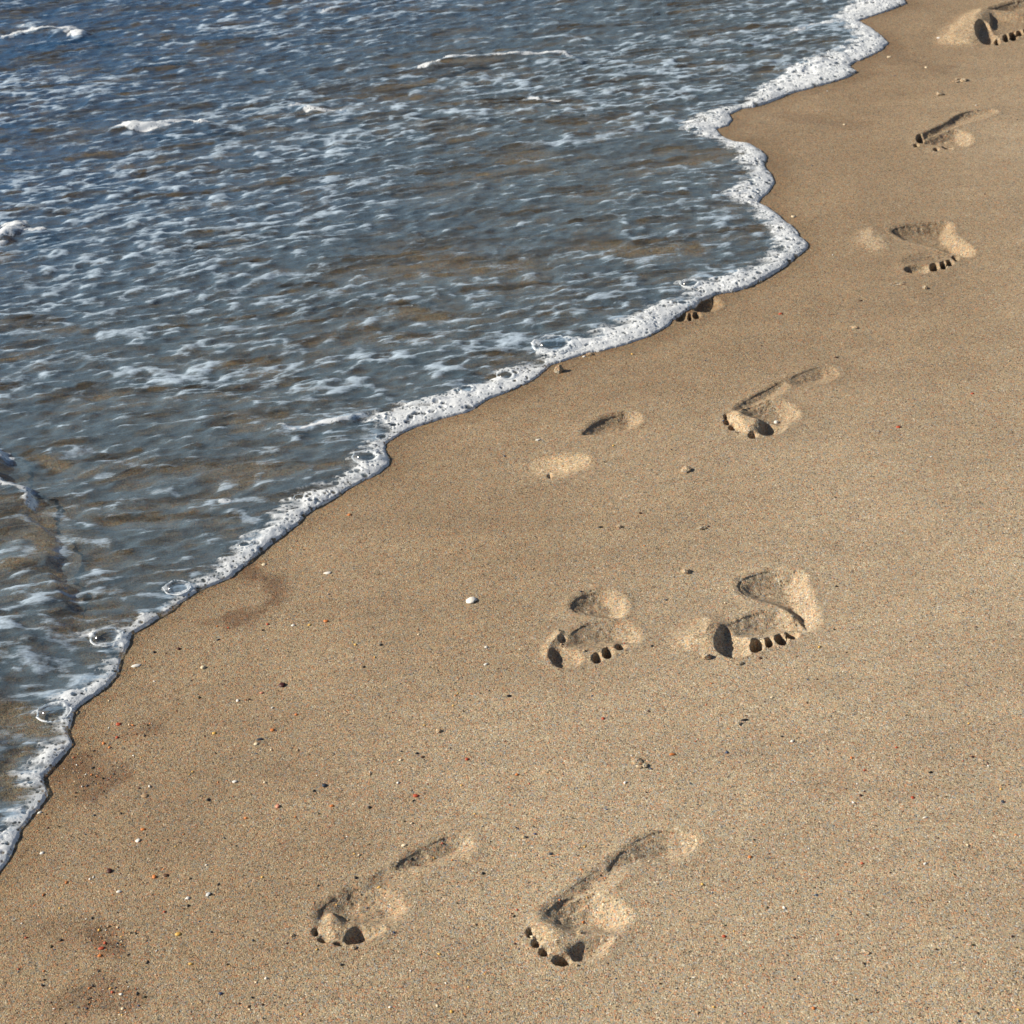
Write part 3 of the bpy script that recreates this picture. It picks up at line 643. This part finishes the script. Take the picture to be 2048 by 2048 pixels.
# ------------------------------------------------------------------ pebbles, shell bits, sand clods
COLS = dict(white=(.70,.69,.66), cream=(.66,.56,.40), yellow=(.66,.40,.10), orange=(.56,.19,.05), red=(.42,.075,.03), maroon=(.06,.016,.014), brown=(.11,.06,.035), black=(.014,.014,.016),
            slate=(.035,.05,.075), olive=(.05,.045,.02), pink=(.62,.27,.18), tan=(.36,.25,.15), blue=(.03,.06,.14), grey=(.5,.52,.53))
def bit_material(name, c, rough=.5, spec=.4, grain=.0):
    m, nt, out = new_mat(name+'_bit'); g = N(nt)
    pos = g.n('ShaderNodeNewGeometry').outputs['Position']
    n1 = g.n('ShaderNodeTexNoise', {'Vector': pos, 'Scale': 420.0, 'Detail': 3.0, 'Roughness': .65}).outputs[0]
    colr = g.mul((*c, 1), g.ramp(n1, [(.3,(.72,.70,.68)),(.7,(1.12,1.10,1.08))]))
    bump = g.n('ShaderNodeBump', {'Strength': .4, 'Distance': .0005, 'Height': n1}).outputs[0]
    p = g.n('ShaderNodeBsdfPrincipled', {'Base Color': colr, 'Roughness': rough, 'Specular IOR Level': spec, 'Normal': bump})
    nt.links.new(p.outputs[0], out.inputs[0]); return m
MB = {k: bit_material(k, c) for k, c in COLS.items()}
def pebble_mesh(seed, rx, ry, rz, lumps=.28):
    import bmesh
    bm = bmesh.new(); bmesh.ops.create_icosphere(bm, subdivisions=2, radius=1.0)
    for v in bm.verts:
        k = 1+lumps*mnoise.noise(Vector(v.co)*1.3+Vector((seed*3.1, seed*1.7, 0)))+.12*mnoise.noise(Vector(v.co)*3.1+Vector((seed, 0, 0)))
        v.co = Vector((v.co.x*rx*k, v.co.y*ry*k, v.co.z*rz*k))
    me = bpy.data.meshes.new('pebble'); bm.to_mesh(me); bm.free()
    me.polygons.foreach_set('use_smooth', np.ones(len(me.polygons), bool)); return me
def shell_mesh(seed, rx, ry, rz):
    """a broken piece of bivalve: a ribbed, curved, thick shard with an uneven outline"""
    r = random.Random(seed); n, k = 14, 5; top = []; V = []; F = []
    rim = [1+r.uniform(-.22, .22) for _ in range(n)]
    for layer in (0, 1):
        for i in range(k):
            t = (i+1)/k
            for j in range(n):
                a = 2*math.pi*j/n; rr = t*(1+(rim[j]-1)*t)
                x, y = math.cos(a)*rr, math.sin(a)*rr
                zz = (1-.85*rr*rr*.9) + .07*math.sin(a*7+seed)*t + .25*x
                V.append((x*rx, y*ry, zz*rz-(.32*rz if layer else 0)))
        V.append((0, 0, rz*(1.0 if not layer else .68)))
    m = k*n+1
    for layer in (0, 1):
        o = layer*m
        for j in range(n):
            j2 = (j+1) % n; f = (o+m-1, o+j, o+j2); F.append(f if not layer else f[::-1])
            for i in range(k-1):
                f = (o+i*n+j, o+(i+1)*n+j, o+(i+1)*n+j2, o+i*n+j2); F.append(f if not layer else f[::-1])
    for j in range(n):
        j2 = (j+1) % n; a = (k-1)*n; F.append((a+j, m+a+j, m+a+j2, a+j2))
    me = bpy.data.meshes.new('shell'); me.from_pydata(V, [], F); me.update()
    me.polygons.foreach_set('use_smooth', np.ones(len(me.polygons), bool)); return me
def clod_mesh(seed, rx, ry, rz, lumps):
    """a crumb of damp sand: several rough lumps grown together"""
    import bmesh
    r = random.Random(seed); bm = bmesh.new()
    for i in range(lumps):
        s = 1.0 if i == 0 else r.uniform(.3, .62)
        off = Vector((0, 0, 0)) if i == 0 else Vector((r.uniform(-.8, .8), r.uniform(-.8, .8), r.uniform(-.25, .15)))
        if lumps > 4: s *= .62; off = Vector((r.uniform(-.9, .9), r.uniform(-.9, .9), r.uniform(-.2, .1)))
        g = bmesh.ops.create_icosphere(bm, subdivisions=2, radius=s)
        for v in g['verts']:
            k = 1+.42*mnoise.noise(v.co*2.2/s+Vector((seed*2.3+i, i*1.9, 0)))+.16*mnoise.noise(v.co*5/s+Vector((seed, i, 3)))
            c = v.co*k+off; v.co = Vector((c.x*rx, c.y*ry, c.z*rz))
    me = bpy.data.meshes.new('sand_clod'); bm.to_mesh(me); bm.free(); return me
# (x, y, kind, colour, width px, height px)
BITS = [(528,1125,'s','cream',11,6),(655,1143,'s','white',20,6),(652,1240,'p','orange',12,7),(586,1248,'s','white',10,5),(619,1248,'s','yellow',9,4),(535,1245,'p','red',7,5),(272,1327,'s','white',22,8),
 (406,1330,'p','cream',12,10),(357,1293,'p','maroon',9,7),(308,1301,'p','black',8,6),(564,1365,'p','maroon',17,11),(523,1382,'p','pink',10,5),(475,1397,'s','white',8,6),(398,1391,'p','olive',8,6),
 (237,1445,'p','red',13,6),(234,1471,'p','red',8,6),(207,1483,'p','orange',8,6),(219,1491,'p','orange',7,6),(428,1463,'p','yellow',10,6),(545,1456,'p','orange',10,7),(592,1425,'p','orange',8,6),
 (520,1475,'p','slate',18,5),(512,1483,'s','cream',12,7),(649,1566,'p','slate',13,9),(628,1578,'p','black',8,5),(469,1558,'s','white',13,7),(416,1595,'p','black',10,7),(555,1608,'p','pink',12,10),
 (664,1609,'p','orange',11,6),(289,1587,'s','tan',17,10),(80,1622,'s','white',12,4),(286,1657,'p','orange',12,5),(276,1679,'s','white',13,8),(84,1704,'s','white',11,5),(219,1741,'p','maroon',14,12),
 (309,1755,'p','orange',11,8),(332,1752,'p','brown',14,7),(133,1765,'p','orange',8,6),(238,1785,'s','white',13,6),(417,1790,'s','grey',13,12),(376,1799,'s','white',11,7),(377,1815,'p','black',8,5),
 (357,1870,'p','yellow',15,8),(203,1897,'p','red',16,7),(200,1912,'p','orange',11,6),(382,1930,'p','yellow',12,5),(496,2015,'p','tan',9,6),(246,2019,'p','cream',9,6),(442,1989,'p','blue',10,5),
 (532,1959,'s','white',8,4),(379,1759,'p','tan',8,6),(832,1589,'p','red',15,7),(934,1517,'p','red',9,7),(1345,1509,'p','orange',17,6),(1206,1436,'p','red',8,6),(1283,1526,'c','sand',40,24),
 (1018,1392,'p','black',12,6),(878,1461,'c','sand',12,9),(801,1518,'s','cream',8,5),(966,1744,'p','black',8,7),(808,1688,'s','cream',13,7),(758,1772,'s','yellow',11,4),(739,1612,'p','black',9,7),
 (834,1506,'p','black',10,4),(845,1513,'p','brown',11,5),(1102,1706,'p','slate',10,5),(1048,1672,'c','sand',10,8),(1034,1548,'p','orange',8,6),(903,2022,'p','yellow',8,6),(1250,1565,'s','white',7,5),
 (943,1197,'s','white',25,22),(972,1295,'s','white',9,5),(972,1329,'s','white',11,4),(1076,878,'s','white',13,5),(1117,738,'c','sand',20,22),(1372,940,'c','sand',22,14),(1372,1140,'c','sand',20,12),
 (1238,1052,'c','sand',13,8),(1201,1054,'p','black',11,4),(1280,1025,'p','brown',8,5),(762,1288,'p','black',8,6),(711,1288,'p','yellow',7,5),(1304,1290,'p','black',7,6),(728,1332,'p','black',7,6),
 (1553,828,'s','white',11,12),(1797,854,'p','red',11,6),(1945,786,'p','red',9,4),(1408,1050,'c','sand',28,10),(1413,1310,'c','sand',20,18),(1479,1326,'c','sand',19,8),(1673,1169,'p','black',6,5),
 (1672,714,'p','brown',12,4),(1520,1316,'p','brown',8,6),(1489,1441,'p','black',18,5),(1476,1448,'c','sand',14,8),(1584,1482,'s','white',9,5),(1850,1637,'s','white',12,3),(1850,1728,'s','white',9,4),
 (1721,1591,'p','maroon',7,6),(1861,1545,'p','black',11,4),(1825,1596,'p','red',9,6),(1500,1713,'p','orange',9,6),(1448,1873,'p','red',9,6),(2006,1602,'p','slate',9,6),(1703,1515,'p','orange',7,6),
 (1627,2015,'p','orange',9,7),(1587,432,'p','cream',11,7),(1561,626,'p','red',11,5),(1852,134,'s','cream',8,6),(1779,112,'s','cream',11,6),(1917,158,'c','sand',30,14),(1790,566,'c','sand',40,9),
 (1850,574,'c','sand',12,10),(1721,600,'p','brown',11,4),(1710,655,'c','sand',13,7),(1689,246,'s','cream',7,5),(1877,76,'s','white',9,6),(1160,1860,'c','sand',14,10),(1880,186,'c','sand',16,9),(699,1027,'p','orange',10,6),
 (1168,713,'s','white',9,4),(1180,708,'c','sand',16,7),(712,1757,'p','black',9,6),(1945,1890,'p','olive',7,6),(1168,1302,'c','sand',8,6),(707,1896,'c','sand',12,9),(585,1872,'c','sand',10,8)]
MARKS = [((770,1770),'the bottom left footprint'),((1230,1790),'the longest footprint'),((1180,1260),'the short middle footprint'),((1540,1230),'the deep curved footprint'),((1160,890),'the faint footprint'),
 ((1560,805),'the slim footprint'),((1390,612),'the half flooded footprint'),((1860,495),'the footprint with pointed heel'),((1910,260),'the small narrow footprint'),((1960,50),'the top right corner footprint'),
 ((943,1197),'the largest white shell'),((733,922),'the bulging foam bubble'),((109,1430),'the large ringed bubble'),((1107,699),'the wide bubble dome'),((214,1281),'the grey corner bubble'),((0,1720),'the foam end at left edge'),
 ((1283,1526),'the largest sand clod'),((564,1365),'the maroon stone'),((417,1790),'the grey triangular shell'),((219,1741),'the round dark pebble'),((1900,1600),'the gritty streak at right'),((203,1897),'the red pebble on the dark stain')]
def direction(dx, dy):
    a = math.degrees(math.atan2(-dy, dx)) % 360
    return ['right of','above right of','above','above left of','left of','below left of','below','below right of'][int((a+22.5)//45) % 8]
def describe(x, y, kind, colour, w, h):
    size = 'tiny' if w < 9 else ('small' if w < 14 else 'larger')
    shape = 'sliver of' if (w/h > 2.4) else ('chip of' if kind == 's' else '')
    what = {'s': 'shell', 'p': 'pebble', 'c': 'sand crumb'}[kind]
    if kind == 'c': first = f"{size} {'long ' if w/h > 2 else ''}damp sand clod"
    elif kind == 's': first = f'{size} {colour} shell {"sliver" if w/h > 2.1 else "chip"}'
    else: first = f'{size} {"flat " if w/h > 1.9 else ""}{colour} pebble'
    ms = sorted(((math.hypot(x-m[0], y-m[1]), m, nme) for m, nme in MARKS if math.hypot(x-m[0], y-m[1]) > 3), key=lambda t: t[0])[0]
    dist = 'just ' if ms[0] < 75 else ('far ' if ms[0] > 260 else '')
    return first, f'{dist}{direction(x-ms[1][0], y-ms[1][1])} {ms[2]}', ms[0]
FIXED = {(943,1197):'largest white shell fragment lying alone on the open sand', (1283,1526):'largest crumbly sand clod between the two lower footprint pairs', (564,1365):'shiny maroon stone left of the largest white shell, biggest dark stone',
 (417,1790):'grey triangular shell chip beside a smaller white one at lower left', (219,1741):'round almost black pebble at lower left', (203,1897):'long red pebble lying on the dark stain at lower left', (1553,828):'white shell chip lying inside the slim footprint',
 (1160,1860):'damp sand crumb lying inside the longest footprint', (1117,738):'upright sand lump casting a shadow next to the foam edge', (1413,1310):'pale sand lump beside the big toe of the deep curved footprint',
 (1790,566):'long cracked sand crumb ridge below the footprint with pointed heel', (1917,158):'crumbly sand clod between the two topmost footprints'}
seen = {}
rows = []
for b in BITS:
    f, where, dd = describe(*b); seen.setdefault(f+' '+where, []).append((dd, b)); rows.append((b, f, where))
ORD = ['nearest', 'second nearest', 'third nearest', 'fourth nearest']
for n, (b, f, where) in enumerate(rows):
    x, y, kind, colour, w, h = b
    c = G(x, y+h*.3); s = mpp(x, y)*(.86 if kind != 'c' else 1.15); wm = w*s*.5; foreshort = .62
    r = random.Random(n*17+5)
    lab = FIXED.get((x, y))
    if not lab:
        same = sorted(seen[f+' '+where], key=lambda t: t[0]); lab = f+' '+where
        if len(same) > 1: lab += ', the '+ORD[[t[1] for t in same].index(b)]+' such one'
    zc = float(height(c[None])[0])
    hm = h*s*.5
    if kind == 's':
        ry = min(max(hm/foreshort, wm*.35), wm*1.2); rz = max(.42*hm, .0011)
        me = shell_mesh(n, wm, ry, rz*1.5); nm = 'shell_fragment'; mat = MB[colour]; cat = 'shell'; grp = 'shell fragments scattered on the sand'; lift = .15*rz
    elif kind == 'p':
        ry = min(max(hm/foreshort, wm*.45), wm*1.1); rz = max(.75*hm, .0012)
        me = pebble_mesh(n, wm, ry, rz); nm = 'pebble'; mat = MB[colour]; cat = 'pebble'; grp = 'pebbles scattered on the sand'; lift = rz*.35
    else:
        ry = min(hm/foreshort, wm*1.0); rz = hm*(.85 if w < 30 else .62)
        me = clod_mesh(n, wm*.8, ry*.8, rz, 3 if w < 25 else 8); nm = 'sand_clod'; mat = SAND; cat = 'sand clod'; grp = 'crumbs of damp sand'; lift = rz*.25
    me.name = nm; me.materials.append(mat)
    o = bpy.data.objects.new(nm, me); col.objects.link(o)
    o.location = (c[0], c[1], zc+lift); o.rotation_euler = (r.uniform(-.12, .12), r.uniform(-.12, .12), r.uniform(-.35, .55) if w/h < 2 else r.uniform(0, .3))
    tag(o, lab, cat, grp)

# ------------------------------------------------------------------ grit: thousands of coarse grains too small to count
def grit():
    r = np.random.default_rng(3); base = np.array([(1,0,0),(-1,0,0),(0,1,0),(0,-1,0),(0,0,1),(0,0,-1)], float)
    tri = np.array([(0,2,4),(2,1,4),(1,3,4),(3,0,4),(2,0,5),(1,2,5),(3,1,5),(0,3,5)])
    n = 16000
    px = r.uniform(-150, 2250, n); py = 2150-(r.random(n)**1.0)*2150
    dens = np.where(px < 800, .9, .6)*np.where((py > 1250), 1, .40)
    k = r.random(n) < dens; P = np.array([G(a, b) for a, b in zip(px[k], py[k])])
    extra = []
    for line, wpx, amt in STAINS[:4]:
        L = Gs(line); w = wpx*mpp(*line[0])
        for _ in range(int(420*amt*wpx/40)): extra.append(L[r.integers(0, len(L))]+r.normal(0, w*.75, 2))
    P = np.vstack([P, extra])
    inside = linedist(P, shore_ext); seas = linedist(P, sea_poly, True); P = P[seas < -.012]
    z = height(P); n = len(P)
    size = .00040*(r.random(n)**-.42); size = np.clip(size, .00045, .0019)
    pal = np.array([COLS[c] for c in ('black','black','slate','brown','maroon','red','orange','orange','yellow','cream','white','tan','blue','olive')]); ci = r.integers(0, len(pal), n)
    a = r.uniform(0, 6.28, n); sx = size*r.uniform(.8, 1.7, n); sy = size*r.uniform(.7, 1.1, n); sz = size*r.uniform(.5, .9, n)
    V = base[None]*np.stack([sx, sy, sz], 1)[:, None]*(1+r.uniform(-.25, .25, (n, 6, 1)))
    c, s = np.cos(a)[:, None], np.sin(a)[:, None]
    W = np.stack([V[..., 0]*c-V[..., 1]*s+P[:, 0:1], V[..., 0]*s+V[..., 1]*c+P[:, 1:2], V[..., 2]+(z+sz*.4)[:, None]], 2).reshape(-1, 3)
    Q = (tri[None]+6*np.arange(n)[:, None, None]).reshape(-1, 3)
    m, nt, out = new_mat('grit'); g = N(nt)
    at = nt.nodes.new('ShaderNodeAttribute'); at.attribute_name = 'tint'
    p = g.n('ShaderNodeBsdfPrincipled', {'Base Color': at.outputs['Color'], 'Roughness': .55}); nt.links.new(p.outputs[0], out.inputs[0])
    o = make_mesh('coarse_grit', W, Q, m, smooth=False)
    ca = o.data.attributes.new('tint', 'FLOAT_COLOR', 'POINT'); cc = np.ones((n, 6, 4), np.float32); cc[..., :3] = pal[ci][:, None]; ca.data.foreach_set('color', cc.ravel())
    tag(o, 'loose coarse coloured grains scattered over the wet sand', 'grit', kind='stuff')
grit()
